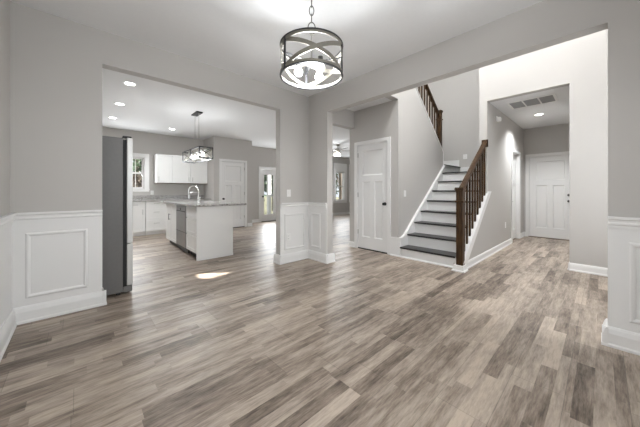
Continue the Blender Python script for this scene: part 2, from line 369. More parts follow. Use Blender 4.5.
baseboard('baseboard_hall', [(3.985, YH, 6.90, YH, 0, -1), (7.80, YH, XE, YH, 0, -1), (XE, 1.30, XE, YH, -1, 0), (XW + T, .2, XE, .2, 0, 1)], 'white baseboard along the stair wall and hall')
baseboard('baseboard_closet', [(XC, 3.388, XC, YA + T, -1, 0), (XC, YA + T, 6.9, YA + T, 0, 1)], 'short white baseboard left of the closet door')
baseboard('baseboard_back', [(XR + T, YA + T, 11.05, YA + T, 0, 1), (5.70, YK, 11.05, YK, 0, -1), (PX1, YK, 4.83, YK, 0, -1), (3.96, PY, PX1, PY, 0, -1), (PX0, PY, 3.03, PY, 0, -1), (PX1, PY, PX1, YK, 1, 0)], 'white baseboards along the far kitchen and living walls')
baseboard('baseboard_landing', [(XR, YS, XR, YA, -1, 0)], 'white baseboard on the upper stair landing', [(0, 1.73), (.014, 1.73), (.014, 1.90), (0, 1.91)])
baseboard('baseboard_landing_low', [(XR, YH + T, XR, YS - .03, -1, 0)], 'white baseboard on the lower stair landing', [(0, 1.54), (.014, 1.54), (.014, 1.71), (0, 1.72)])

# ------------------------------------------------------------------ doors
def knob(parent, x, z, y, m, name='door_knob', deadbolt=False):
    mb = MB(); c = Matrix.Rotation(PI / 2, 4, 'X')
    mb.cyl((x, y, z), (x, y - .008, z), .03, seg=20).cyl((x, y - .008, z), (x, y - .035, z), .011)
    if deadbolt: mb.cyl((x, y - .008, z), (x, y - .02, z), .024, seg=20)
    else: mb.sph((x, y - .05, z), .027, (1, .75, 1))
    return mb.build(name, m, parent, True)
def panel_slab(w, h, y0, y1, panels, rec=.014):
    """slab with recessed panels (x0,x1,z0,z1) showing at y0 side"""
    mb = MB(); xs = sorted({0, w, *[p[0] for p in panels], *[p[1] for p in panels]}); zs = sorted({0, h, *[p[2] for p in panels], *[p[3] for p in panels]})
    mb.box(0, w, y0 + rec + .004, y1, 0, h)
    for i in range(len(xs) - 1):
        for j in range(len(zs) - 1):
            cx, cz = (xs[i] + xs[i + 1]) / 2, (zs[j] + zs[j + 1]) / 2
            if not any(p[0] < cx < p[1] and p[2] < cz < p[3] for p in panels):
                mb.box(xs[i], xs[i + 1], y0, y0 + rec + .004, zs[j], zs[j + 1])
    for p in panels:   # sloped sticking around every panel
        a, b, c, d = p; k = .016
        for q in (((a, c), (b, c), (b - k, c + k), (a + k, c + k)), ((a, d), (b, d), (b - k, d - k), (a + k, d - k)), ((a, c), (a, d), (a + k, d - k), (a + k, c + k)), ((b, c), (b, d), (b - k, d - k), (b - k, c + k))):
            vs = [mb.bm.verts.new((x, y0 if n < 2 else y0 + rec + .0035, z)) for n, (x, z) in enumerate(q)]
            f = mb.bm.faces.new(vs)
            if f.normal.y > 0: f.normal_flip()
    return mb
def craft_panels(w, h):
    s, t, m = .115 * w / .71, .115, .10
    zt = h * .675
    return [(s, w - s, zt + .06, h - t), (s, w / 2 - m / 2, .22, zt - .06), (w / 2 + m / 2, w - s, .22, zt - .06)]
def door(n, label, loc, rz, w, h, knob_side, knob_m, hinge_side, recess=.02, deadbolt=False, casing=(1, 1), wallt=T):
    """local: x 0..w opening width, wall face at y=0, opening recess to +y"""
    o = thing('door_%d' % n, label, 'door', loc, rz, kind='structure')
    fr = MB(); cw = .06
    cas = lambda x0, x1, z0, z1: fr.box(x0, x1, -.017, 0, z0, z1, .004)
    if casing[0]: cas(-cw, .008, 0, h + .008)
    if casing[1]: cas(w - .008, w + cw, 0, h + .008)
    cas(-cw, w + cw, h - .008 + .008, h + cw)
    fr.box(-.001, .012, -.003, wallt, 0, h).box(w - .012, w + .001, -.003, wallt, 0, h).box(0, w, -.003, wallt, h - .012, h + .001)
    fr.box(.012, .024, recess + .04, recess + .055, 0, h - .012).box(w - .024, w - .012, recess + .04, recess + .055, 0, h - .012).box(.012, w - .012, recess + .04, recess + .055, h - .024, h - .012)
    fr.build('door_frame', trimw, o)
    sw, sh = w - .030, h - .012 - .004 - .02
    sl = panel_slab(sw, sh, 0, .035, craft_panels(sw, sh)).build('door_slab', doorw, o); sl.location = (.015, recess, .02)
    kx_ = .07 if knob_side == 'l' else w - .07
    knob(o, kx_, .90, recess, knob_m)
    if deadbolt: knob(o, kx_, 1.04, recess, knob_m, 'deadbolt', True)
    hx = .013 if hinge_side == 'l' else w - .013
    if hinge_side:
        for z in (.33, 1.06, h - .2):
            MB().cyl((hx, recess - .006, z - .045), (hx, recess - .006, z + .045), .008, seg=10).box(hx - .014, hx + .014, recess - .003, recess, z - .045, z + .045).build('hinge', nickel, o)
    return o
dknob = mat('aged_bronze_knob', (.10, .095, .09), .35, .7)
door(1, 'white three-panel closet door with a dark knob beside the stairs', (XC, 3.325, 0), FX, .71, 2.045, 'r', blackm, 'l', recess=.012)
door(2, 'white three-panel front door with deadbolt at the hall end', (XE, 1.245, 0), FX, .80, 1.985, 'r', dknob, None, recess=.03, deadbolt=True, wallt=.15)
door(3, 'white three-panel pantry door between kitchen cabinets and patio door', (3.115, PY, 0), 0, .765, 2.03, 'l', blackm, 'r', recess=.012)
door(4, 'white side door in the left wall of the entry hall', (6.97, YH, 0), 0, .76, 2.0, 'l', blackm, None, recess=.06)
# thresholds; black strips paint the shade in the gap under closet and pantry slabs
struct(MB().box(XE - .02, XE + .15,   .445, 1.245, 0, .012), 'trim_3', mat('bronze_threshold', (.12, .09, .06), .4, .6), 'metal threshold under the front door', 'threshold')
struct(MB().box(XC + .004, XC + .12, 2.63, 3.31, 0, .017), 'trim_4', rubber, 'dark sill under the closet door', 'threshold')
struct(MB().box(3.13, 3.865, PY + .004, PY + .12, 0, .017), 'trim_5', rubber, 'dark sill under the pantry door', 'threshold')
# white skirt on the closet wall return and along the lower flight
RISE, RUN, X1, Z1 = .195, .252, 4.061, .172
def nose(i): return X1 + RUN * (i - 1), Z1 + RISE * (i - 1)

# ------------------------------------------------------------------ windows
def sash_window(n, label, x0, x1, z0, z1, y, cols, mid=True, casing=.09, head=.09, bottom=.05):
    """window in the back wall (faces -Y)"""
    o = thing('window_%d' % n, label, 'window', (0, y, 0), 0, kind='structure')
    mb = MB(); c = casing
    mb.box(x0 - c, x0, -.018, 0, z0 - .0, z1 + head, .003).box(x1, x1 + c, -.018, 0, z0, z1 + head, .003).box(x0 - c, x1 + c, -.02, 0, z1, z1 + head, .003)
    mb.box(x0 - c - .01, x1 + c + .01, -.03, 0, z0 - .022, z0 + .004, .003).box(x0 - c, x1 + c, -.015, 0, z0 - .022 - bottom, z0 - .022, .003)
    mb.box(x0, x0 + .015, 0, .15, z0, z1).box(x1 - .015, x1, 0, .15, z0, z1).box(x0, x1, 0, .15, z1 - .015, z1).box(x0, x1, 0, .15, z0, z0 + .015)
    mb.build('window_frame', trimw, o)
    zm = (z0 + z1) / 2
    for a, b, yy in (((zm - .02, z1 - .015, .075), (z0 + .015, zm + .02, .045))[k] for k in (0, 1)):
        s = MB(); f = .035; u0, u1 = x0 + .015, x1 - .015
        s.box(u0, u0 + f, yy, yy + .03, a, b).box(u1 - f, u1, yy, yy + .03, a, b).box(u0 + f, u1 - f, yy, yy + .03, a, a + f).box(u0 + f, u1 - f, yy, yy + .03, b - f, b)
        g0, g1 = u0 + f, u1 - f
        for k in range(1, cols):
            xx = g0 + (g1 - g0) * k / cols; s.box(xx - .009, xx + .009, yy + .006, yy + .024, a + f, b - f)
        so = s.build('sash', trimw, o)
        MB().box(g0, g1, yy + .013, yy + .017, a + f, b - f).build('pane', glassm, so)
    return o
sash_window(1, 'kitchen window with white grilles beside the upper cabinets', .66, 1.33, 1.19, 2.05, YK, 4, casing=.11, head=.10)
sash_window(2, 'white framed living room window seen past the ceiling fan', 8.88, 9.48, .68, 2.05, YK, 2, casing=.17, head=.40, bottom=.09)
sash_window(3, 'second living room window farther along the back wall', 10.0, 10.6, .68, 2.05, YK, 2, casing=.17, head=.40, bottom=.09)
def sash_big(n, label, loc, rz, w, z0, z1, cols):
    o = thing('window_%d' % n, label, 'window', loc, rz, kind='structure')
    mb = MB(); c = .09
    mb.box(-c, 0, -.018, 0, z0 - c, z1 + c).box(w, w + c, -.018, 0, z0 - c, z1 + c).box(-c, w + c, -.018, 0, z1, z1 + c).box(-c, w + c, -.03, 0, z0 - .03, z0)
    for k in range(cols + 1):
        xx = w * k / cols; mb.box(max(0, xx - .03), min(w, xx + .03), .03, .08, z0, z1)
    mb.box(0, w, .03, .08, z0, z0 + .05).box(0, w, .03, .08, z1 - .05, z1).box(0, w, .03, .08, (z0 + z1) / 2 - .02, (z0 + z1) / 2 + .02)
    mb.build('window_frame', trimw, o); MB().box(0, w, .053, .057, z0, z1).build('pane', glassm, o)
sash_big(4, 'wide dining room window behind the camera', (1.35, -.75, 0), PI, 1.2, .55, 2.1, 2)  # added window that goes with the dining daylight
sash_big(5, 'foyer window opposite the stairs', (4.7, -.63, 0), PI, 1.2, .6, 2.1, 2)  # added window that goes with the foyer daylight
# patio door
pd = thing('door_5', 'glazed white patio door on the far right of the kitchen', 'door', (4.93, YK, 0), 0, kind='structure')
mb = MB(); w, h = .67, 1.93
mb.box(-.1, .005, -.018, 0, 0, h + .1, .003).box(w - .005, w + .1, -.018, 0, 0, h + .1, .003).box(-.1, w + .1, -.02, 0, h, h + .1, .003)
mb.box(0, .02, 0, .15, 0, h).box(w - .02, w, 0, .15, 0, h).box(0, w, 0, .15, h - .02, h)
mb.build('door_frame', trimw, pd)
mb = MB(); mb.box(.022, .13, .02, .06, .02, h - .022).box(w - .13, w - .022, .02, .06, .02, h - .022).box(.13, w - .13, .02, .06, .02, .26).box(.13, w - .13, .02, .06, h - .19, h - .022)
mb.frame(.115, w - .115, .245, h - .175, .02, .012, .02)
sl = mb.build('door_slab', doorw, pd)
MB().box(.13, w - .13, .035, .045, .26, h - .19).build('pane', glassm, sl)
knob(pd, .075, .93, .02, blackm)
struct(MB().box(4.93, 5.60, YK - .03, YK + .15, 0, .02), 'trim_6', mat('bronze_threshold', (.12, .09, .06), .4), 'sill under the patio door', 'threshold')

# ------------------------------------------------------------------ staircase
st = thing('staircase', 'white staircase with black treads rising between walls', 'stairs', (4.5, 1.9, 0))
def at(o, mb, name, m, smooth=False, label=None, parent=None):
    ob = mb.build(name, m, parent or o, smooth, label); ob.location = -Vector((parent or o).location) if parent is None else (0, 0, 0); return ob
SY0, SY1 = YH + T, YS - .046
for i in range(1, 9):
    nx_, nz = nose(i)
    y0 = YH + .012 if i == 0 else SY0
    end = nx_ + RUN + .03 if i < 8 else XR - .016
    ylo = SY0 if i > 1 else SY0 - .02
    at(st, MB().box(nx_, end, SY0 + .001, SY1 + (.002 if i > 1 else .002), nz - .026, nz, .006), 'tread', treadm)
    at(st, MB().box(nx_ + .028, nx_ + .046, SY0 + .001, SY1, (nz - RISE) if i > 1 else 0, nz - .026), 'riser', trimw)
# second turn: step onto the upper landing, then the returning flight
nx8, nz8 = nose(8)
at(st, MB().box(5.76, XR - .016, YS - .035, YA - .02, nz8 + RISE - .026, nz8 + RISE, .006).box(0, 0.001, 0, .001, 0, .001) if False else MB().box(5.995, XR - .016, YS - .035, YA - .004, nz8 + RISE - .026, nz8 + RISE, .006), 'tread', treadm)
at(st, MB().box(5.995, XR - .016, YS - .006, YS + .012, nz8, nz8 + RISE - .026), 'riser', trimw)
for k in range(1, 7):
    xn = 6.0 - RUN * (k - 1); zt = nz8 + RISE * (k + 1)
    at(st, MB().box(xn - RUN - .01, xn + .02, YS + T + .002, YA - .004, zt - .026, zt, .006), 'tread', treadm)
    at(st, MB().box(xn - .02, xn - .004, YS + T + .002, YA - .004, zt - RISE, zt - .026), 'riser', trimw)
# skirt board on the left wall (polygon following the flight)
sk = lambda x: .27 + .778 * (x - 4.13)
at(st, MB().prism([(XC - .002, 0), (XC - .002, .325), (4.16, .325), (4.25, sk(4.25)), (5.62, sk(5.62)), (5.975, sk(5.975)), (5.975, 1.40), (4.3, .02), (4.3, 0)], 'y', YS - .047, YS + .001), 'skirt_board', trimw)
struct(MB().box(XC - .016, XC + .001, YS - .047, 2.555, 0, .305).box(XC - .022, XC, YS - .047, 2.555, .30, .322), 'trim_7', trimw, 'tall white base block between closet door and stairs', 'trim')
struct(base_run(MB(), XC - .012, SY0 - .02, XC - .012, 2.555, -1, 0, prof=[(0, 0), (.022, 0), (.018, .012), (.008, .02), (0, .022)]), 'trim_8', trimw, 'shoe moulding along the first riser', 'trim')
# sloping band and cap on the open side
struct(MB().prism([(3.99, 0), (4.06, 0), (5.385, 1.13), (5.20, 1.13), (XW, kz(XW) + .02), (3.99, kz(3.99) + .02)], 'y', YH - .014, YH + .001), 'trim_9', trimw, 'white sloping band below the stair balusters', 'trim')
struct(MB().prism([(3.99, kz(3.99) + .001), (XW, kz(XW) + .001), (XW, kz(XW) + .024), (3.99, kz(3.99) + .024)], 'y', YH - .02, YH + .085), 'trim_10', trimw, 'white sloping cap under the stair balusters', 'trim')
# newel block
struct(MB().box(3.925, 4.07, YH - .035, YH + .098, 0, .085, .003).box(3.905, 4.07, YH - .055, YH + .118, 0, .02, .003), 'trim_17', trimw, 'white base block under the lower newel post', 'trim')

lr = thing('stair_railing', 'dark walnut railing with square newel on the lower flight', 'railing', (3.99, YH + .06, 0))
NX, NY = 3.995, YH + .026
def newel(o, x, y, z0, z1, s=.044):
    mb = MB(); mb.box(x - s, x + s, y - s, y + s, z0, z1 - .03, .004)
    mb.box(x - s - .014, x + s + .014, y - s - .014, y + s + .014, z1 - .215, z1 - .185, .005)
    n_ = at(o, mb, 'newel_post', walnut)
    c = MB(); c.box(x - s - .008, x + s + .008, y - s - .008, y + s + .008, z1 - .05, z1 - .035, .003).box(x - s - .016, x + s + .016, y - s - .016, y + s + .016, z1 - .035, z1 - .012, .004)
    c.prism([(x - s - .01, y - s - .01), (x + s + .01, y - s - .01), (x + s + .01, y + s + .01), (x - s - .01, y + s + .01)], 'z', z1 - .013, z1)
    c = c.build('newel_cap', walnut, n_)
    return n_
newel(lr, NX, NY, .085, 1.185)
RY = YH + .03
rz_ = lambda x: 1.20 + .715 * (x - 4.07)
def sloped_bar(x0, z0, x1, z1, y, w, h):
    return MB().prism([(x0, z0 - h), (x1, z1 - h), (x1, z1), (x0, z0)], 'y', y - w / 2, y + w / 2)
mb = sloped_bar(NX + .03, rz_(NX + .03) - .015, XW - .018, rz_(XW - .018), RY, .052, .05)
mb.prism([(NX + .03, rz_(NX + .03) - .016), (XW - .018, rz_(XW - .018) - .001), (XW - .018, rz_(XW - .018) + .018), (NX + .03, rz_(NX + .03) + .003)], 'y', RY - .033, RY + .033)
at(lr, mb, 'handrail', walnut)
at(lr, MB().box(XW - .02, XW - .001, RY - .05, RY + .05, rz_(XW) - .095, rz_(XW) + .035, .004), 'rosette', walnut)
for k in range(9):
    x = 4.155 + .1225 * k
    at(lr, MB().prism([(x - .0125, kz(x - .0125) + .02), (x + .0125, kz(x + .0125) + .02), (x + .0125, rz_(x + .0125) - .05), (x - .0125, rz_(x - .0125) - .05)], 'y', RY - .0125, RY + .0125), 'baluster', walnut)
ur = thing('stair_railing', 'dark walnut railing on the sloping wall of the upper flight', 'railing', (5.9, YS + .06, 2.0))
UX, UY = 5.925, YS + .06
newel(ur, UX, UY, kx(5.925) - .02, 2.93, .044)
uz = lambda x: 2.86 + .80 * (5.88 - x)
mb = sloped_bar(4.40, uz(4.40), UX - .03, uz(UX - .03), UY, .055, .065)
at(ur, mb, 'handrail', walnut)
for k in range(12):
    x = 5.795 - .118 * k
    at(ur, MB().prism([(x - .0125, kx(x - .0125) + .018), (x + .0125, kx(x + .0125) + .018), (x + .0125, uz(x + .0125) - .06), (x - .0125, uz(x - .0125) - .06)], 'y', UY - .0125, UY + .0125), 'baluster', walnut)

# ------------------------------------------------------------------ dining chandelier
CX_, CY_, CZ = 1.237, 1.425, 0
ch = thing('chandelier', 'round drum chandelier with crossed bands hanging on a chain', 'light fixture', (CX_, CY_, CH))
def rel(mb): bmesh.ops.translate(mb.bm, verts=mb.bm.verts, vec=(0, 0, -CH)); return mb
ZB, ZT, R = 1.955, 2.175, .226
def ring(r, z0, z1, t): return [(r, z0), (r, z1), (r - t, z1), (r - t, z0)]
for z in (ZB, ZT - .026):
    o = rel(MB().lathe(ring(R + .002, z + (.019 if z > 2.05 else 0), z + (.026 if z > 2.05 else .007), .013), seg=64, close=True)).build('ring', bronze, ch, True)
    rel(MB().lathe(ring(R - .001, z + (0 if z > 2.05 else .008), z + (.018 if z > 2.05 else .026), .004), seg=64, close=True)).build('ring_liner', galv, o, True)
ang0 = math.atan2(-1 * math.sin(TH), -math.cos(TH))   # direction from fixture to the camera
# picture-right of the fixture seen from the camera:
post_a = [ang0 + math.radians(a) for a in (-51, 72, 193)]
for a in post_a:
    c, s = math.cos(a), math.sin(a); mb = MB()
    u = Vector((c, s, 0)); v = Vector((-s, c, 0)); pts = [u * (R + .002) + v * .009, u * (R + .002) - v * .009, u * (R - .006) - v * .009, u * (R - .006) + v * .009]
    mb.prism([(p.x, p.y) for p in pts], 'z', ZB, ZT); rel(mb).build('post', bronze, ch)
def strap(a0, a1, z0, z1, r, wv=.031, n=24):
    mb = MB(); rows = []
    for k in range(n + 1):
        t = k / n; a = a0 + (a1 - a0) * t; z = z0 + (z1 - z0) * t
        rows.append([mb.bm.verts.new((rr * math.cos(a), rr * math.sin(a), zz)) for rr, zz in ((r, z - wv / 2), (r, z + wv / 2), (r - .003, z + wv / 2), (r - .003, z - wv / 2))])
    fs = []
    for k in range(n):
        for q in range(4): fs.append(mb.bm.faces.new((rows[k][q], rows[k + 1][q], rows[k + 1][(q + 1) % 4], rows[k][(q + 1) % 4])))
    fs.append(mb.bm.faces.new(rows[0])); fs.append(mb.bm.faces.new(rows[-1][::-1])); bmesh.ops.recalc_face_normals(mb.bm, faces=fs); return mb
for k in range(3):
    a, b = post_a[k], post_a[(k + 1) % 3] + (2 * PI if k == 2 else 0)
    rel(strap(a, b, ZB + .02, ZT - .02, R - .006)).build('band', galv, ch, True)
    rel(strap(a, b, ZT - .02, ZB + .02, R - .010)).build('band', galv, ch, True)
rel(MB().cyl((0, 0, 2.06), (0, 0, 2.275), .006).lathe([(.0, 2.262), (.012, 2.262), (.014, 2.27), (.008, 2.285), (0, 2.285)][1:4])).build('stem', nickel, ch, True)
hub = MB().lathe([(.004, 2.075), (.05, 2.072), (.055, 2.064), (.05, 2.055), (.004, 2.05)], seg=32)
rel(hub).build('hub', bronze, ch, True)
bulb_a = [ang0 + math.radians(a) for a in (-88, 42, 145)]
for a in post_a:
    c, s = math.cos(a), math.sin(a)
    rel(MB().cyl((.03 * c, .03 * s, 2.063), ((R - .006) * c, (R - .006) * s, 2.063), .0045, seg=10)).build('arm', bronze, ch)
for a in bulb_a:
    c, s = math.cos(a) * .095, math.sin(a) * .095
    so = rel(MB().cyl((c * .4, s * .4, 2.062), (c, s, 2.062), .005, seg=10).cyl((c, s, 2.068), (c, s, 2.036), .017, .02)).build('socket', bronze, ch, True)
    rel(MB().lathe([(.012, 2.036), (.016, 2.025), (.03, 2.0), (.03, 1.985), (.02, 1.968), (.004, 1.962)], (c, s, 0), 20)).build('bulb', bulbm, so, True)
chainm = mat('chain_metal', (.16, .155, .145), .4, .7)
point('chandelier_lamp', (CX_, CY_, 1.945), 42, .06)
# chain: links of alternating turn
mb = MB(); z = 2.268; k = 0
while z < 2.685:
    L_ = .034 if k else .042; pts = []
    for q in range(20):
        t = 2 * PI * q / 20; x = .0165 * math.cos(t) * (1.6 if k == 0 else 1); zz = L_ * math.sin(t)
        dx, dy = ((.74, -.67) if k % 2 == 0 else (.67, .74)); pts.append((x * dx, x * dy, z + L_ + zz))
    mb.tube(pts, .0036, 6, True); z += 2 * L_ - .009; k += 1
rel(mb).build('chain', chainm, ch, True)
rel(MB().tube([(.006 * math.sin(q * 1.3), .006 * math.cos(q * 1.3), 2.28 + .02 * q) for q in range(23)], .0022, 6)).build('cord', platew, ch, True)
rel(MB().lathe([(.006, 2.70), (.03, 2.702), (.062, 2.72), (.066, CH - .001)], seg=32)).build('canopy', bronze, ch, True)

# ------------------------------------------------------------------ kitchen pendant over the island
PXc, PYc = 1.80, 5.68
kp = thing('pendant_light', 'long caged pendant light over the kitchen island', 'light fixture', (PXc, PYc, CH))
z0, z1, ly, lx = 1.755, 1.985, .53, .13
def rrect(z, zz, lx, ly, t):
    mb = MB(); mb.box(-lx, lx, -ly, -ly + t, z, zz).box(-lx, lx, ly - t, ly, z, zz).box(-lx, -lx + t, -ly + t, ly - t, z, zz).box(lx - t, lx, -ly + t, ly - t, z, zz); return mb
for z in (z0, z1 - .022): rel(rrect(z, z + .022, lx, ly, .006)).build('ring', bronze, kp)
for x in (-lx + .005, lx - .005):
    for y in (-ly + .005, 0, ly - .005):
        rel(MB().box(x - .007, x + .007, y - .009, y + .009, z0, z1)).build('post', bronze, kp)
for x in (-lx + .009, lx - .009):
    for y0, y1 in ((-ly, 0), (0, ly)):
        for za, zb in ((z0 + .02, z1 - .02), (z1 - .02, z0 + .02)):
            rel(MB().prism([(y0, za - .012), (y1, zb - .012), (y1, zb + .012), (y0, za + .012)], 'x', x - .0015, x + .0015)).build('band', galv, kp)
for y in (-ly + .009, ly - .009):
    for za, zb in ((z0 + .02, z1 - .02), (z1 - .02, z0 + .02)):
        rel(MB().prism([(-lx, za - .012), (lx, zb - .012), (lx, zb + .012), (-lx, za + .012)], 'y', y - .0015, y + .0015)).build('band', galv, kp)
rel(MB().box(-.02, .02, -ly + .006, ly - .006, 1.925, 1.94)).build('lamp_bar', nickel, kp)
for y in (-.36, -.12, .12, .36):
    so = rel(MB().cyl((0, y, 1.925), (0, y, 1.895), .016)).build('socket', nickel, kp, True)
    rel(MB().lathe([(.012, 1.895), (.03, 1.865), (.031, 1.845), (.02, 1.82), (.004, 1.812)], (0, y, 0), 16)).build('bulb', bulbm, so, True)
point('pendant_lamp', (PXc, PYc, 1.70), 27, .1)
for y in (-.12, .12): rel(MB().cyl((0, y, 1.94), (0, y, CH - .02), .005, seg=10)).build('rod', nickel, kp)
rel(MB().box(-.06, .06, -.17, .17, CH - .025, CH - .001, .004)).build('canopy', bronze, kp)

# ------------------------------------------------------------------ recessed lights, vent, detector
def downlight(loc, label, e=17):
    o = thing('recessed_light', label, 'ceiling light', loc, 0, 'recessed ceiling lights')
    MB().lathe([(.062, -.001), (.062, -.006), (.085, -.004), (.088, -.001)], seg=32).build('trim_ring', platew, o, True)
    MB().lathe([(.004, -.0045), (.062, -.0045), (.062, -.0015), (.004, -.0015)], seg=32).build('diffuser', diffm, o, True)
    sp = bpy.data.lights.new('downlight_lamp', 'AREA'); sp.shape = 'DISK'; sp.size = .13; sp.energy = e; sp.color = (.94, .975, 1); sp.spread = math.radians(125)
    so = bpy.data.objects.new('downlight_lamp', sp); COL.objects.link(so); so.location = (loc[0], loc[1], loc[2] - .012); return o
for (x, y, l) in ((.567, 4.79, 'round recessed light nearest the kitchen opening, above the fridge aisle'), (.562, 6.04, 'middle recessed light in the row above the fridge aisle'),
                  (.556, 7.27, 'recessed light nearest the kitchen window wall, farthest in the aisle row'), (1.784, 7.56, 'recessed light beyond the island pendant, by the upper cabinets')):
    downlight((x, y, CH), l, 6 if x > 1 else 7.5)
downlight((6.86, .87, 2.69), 'round recessed light on the entry hall ceiling', 20)
vt = thing('ceiling_vent', 'white return air grille on the entry hall ceiling', 'vent', (5.80, .83, 2.69))
MB().box(-.24, -.21, -.32, .32, -.012, -.001).box(.21, .24, -.32, .32, -.012, -.001).box(-.21, .21, -.32, -.29, -.012, -.001).box(-.21, .21, .29, .32, -.012, -.001).box(-.21, .21, -.115, -.095, -.012, -.001).box(-.21, .21, .095, .115, -.012, -.001).build('vent_frame', platew, vt)
mb = MB()
for k in range(17):
    x = -.2 + .025 * k; mb.prism([(x - .008, -.003), (x - .006, -.002), (x + .007, -.009), (x + .005, -.010)], 'y', -.29, .29)
mb.build('louvers', mat('grey_louver', (.36, .36, .36), .6), vt)  # shadow of the grille slots painted into the louver grey
MB().box(-.21, .21, -.29, .29, -.0015, -.0005).build('filter', mat('vent_filter', (.12, .12, .12), .9), vt)
sdt = thing('motion_sensor', 'small white sensor high on the left hall wall', 'sensor', (5.77, YH, 2.49))
MB().box(-.035, .035, -.012, -.0005, -.05, .05, .004).build('back_plate', platew, sdt)
MB().lathe([(.028, -.055), (.036, -.045), (.036, 0), (.028, .02), (.01, .03)], (0, -.04, 0), 20).build('sensor_body', platew, sdt, True)

# ------------------------------------------------------------------ switches and outlets
def plate(name, label, loc, rz, w=.075, kind='switch', group='wall plates'):
    o = thing(name, label, 'outlet' if kind == 'outlet' else 'switch', loc, rz, group)
    MB().box(-w / 2, w / 2, -.006, -.0005, -.057, .057, .002).build('cover_plate', platew, o)
    n = max(1, round(w / .07))
    for k in range(n):
        x = (k - (n - 1) / 2) * .046
        if kind == 'switch': MB().prism([(-.006, -.032), (-.0085, 0), (-.0105, .032), (-.005, .032), (-.005, -.032)], 'x', x - .0125, x + .0125).build('rocker', platew, o)
        else:
            for z in (-.02, .02):
                r_ = MB().box(x - .0125, x + .0125, -.008, -.005, z - .014, z + .014, .002).build('receptacle', platew, o)
                MB().box(x - .008, x - .005, -.0085, -.0078, z - .005, z + .006).box(x + .005, x + .008, -.0085, -.0078, z - .005, z + .006).build('slots', blackm, r_)
    return o
plate('light_switch', 'white light switch above the wainscot by the kitchen opening', (2.467, YA, 1.10), 0)
plate('power_outlet', 'white outlet inside the wainscot panel between the openings', (2.455, YA - PT, .40), 0, kind='outlet')
plate('light_switch', 'white light switch on the wall beside the lower stairs', (4.31, YS, 1.09), 0)
plate('power_outlet', 'white outlet low on the left wall of the entry hall', (6.42, YH, .44), 0, kind='outlet')
plate('power_outlet', 'white outlet on the grey wall above the stair landing', (XR, 2.275, 1.975), FX, .09, kind='outlet')
plate('power_outlet', 'white outlet over the granite backsplash beside the kitchen window', (1.51, YK, 1.09), 0, kind='outlet')

# ------------------------------------------------------------------ kitchen
def pull(parent, x, z, y, length, vert, m=nickel):
    mb = MB(); d = (0, 0, length / 2) if vert else (length / 2, 0, 0); c = Vector((x, y - .028, z)); D = Vector(d)
    mb.cyl(c - D, c + D, .0055, seg=10)
    for s in (-.75, .75): mb.cyl(c + D * s, c + D * s + Vector((0, .028, 0)), .0045, seg=8)
    return mb.build('pull', m, parent, True)
def shaker(o, name, x0, x1, z0, z1, y, handle=None, frame=.055, t=.019):
    """door or drawer front standing from y-t to y"""
    mb = MB(); w, h = x1 - x0, z1 - z0; f = min(frame, h * .28)
    mb.box(x0 + f, x1 - f, y - t + .008, y, z0 + f, z1 - f)
    mb.box(x0, x0 + f, y - t, y, z0, z1).box(x1 - f, x1, y - t, y, z0, z1).box(x0 + f, x1 - f, y - t, y, z0, z0 + f).box(x0 + f, x1 - f, y - t, y, z1 - f, z1)
    d = mb.build(name, cabw, o)
    if handle: pull(d, handle[0], handle[1], y - t, handle[2], handle[3])
    return d
def base_unit(label, loc, rz, w, layout, depth=.6, h=.875):
    o = thing('base_cabinet', label, 'cabinet', loc, rz, 'kitchen base cabinets')
    mb = MB(); mb.box(.002, w - .002, .02, depth, .10, h); mb.build('body', cabw, o)
    MB().box(.004, w - .004, .075, depth, 0, .10).build('toe_kick', trimw, o)
    g = .006
    if layout == 'drawers':
        for a, b in ((.105, .38), (.392, .665), (.677, .865)): shaker(o, 'drawer', g, w - g, a, b, .02, (w / 2, (a + b) / 2 + (b - a) * .22, .13, False))
    elif layout == 'door_l' or layout == 'door_r':
        shaker(o, 'drawer', g, w - g, .70, .865, .02, (w / 2, .785, .13, False))
        shaker(o, 'door', g, w - g, .105, .688, .02, (w - .06 if layout == 'door_l' else .06, .60, .13, True))
    elif layout == 'doors':
        for a, b, hx in ((g, w / 2 - g / 2, w / 2 - .04), (w / 2 + g / 2, w - g, w / 2 + .04)): shaker(o, 'door', a, b, .105, .865, .02, (hx, .66, .13, True))
    return o
FY = 7.885
base_unit('white base cabinet under the kitchen window, nearest the fridge side', (.36, FY, 0), 0, .44, 'door_r')
base_unit('white base cabinet with one drawer over a door, beside the drawer bank', (.805, FY, 0), 0, .455, 'door_l')
base_unit('white three-drawer bank against the kitchen back wall', (1.265, FY, 0), 0, .465, 'drawers')
base_unit('white base cabinet under the upper cabinets, just behind the island', (1.735, FY, 0), 0, .56, 'doors')
base_unit('white base cabinet in the corner against the pantry wall', (2.30, FY, 0), 0, .595, 'doors')
ct = thing('countertop', 'speckled granite counter along the kitchen back wall', 'countertop', (1.62, 8.18, .878))
MB().box(-1.3, 1.275, -.325, .317, 0, .032, .004).build('slab', gran, ct)
MB().box(-1.3, 1.275, .298, .318, .033, .135, .003).build('backsplash', gran, ct)
def upper_unit(label, x0, x1, doors):
    o = thing('wall_cabinet', label, 'cabinet', (x0, YK, 1.36), 0, 'white upper kitchen cabinets')
    w = x1 - x0; MB().box(.002, w - .002, -.31, -.001, 0, .74).box(0, w, -.345, -.001, .74, .78, .004).build('body', cabw, o)
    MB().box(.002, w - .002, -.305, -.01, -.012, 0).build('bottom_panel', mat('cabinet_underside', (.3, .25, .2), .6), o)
    for a, b, hx in doors: shaker(o, 'door', a - x0 + .003, b - x0 - .003, .004, .735, -.31, (hx - x0, .11, .12, True))
upper_unit('single white upper cabinet next to the kitchen window', 1.56, 1.93, [(1.56, 1.93, 1.605)])
upper_unit('double white upper cabinet between single unit and pantry wall', 1.932, 2.895, [(1.932, 2.415, 2.365), (2.415, 2.895, 2.465)])

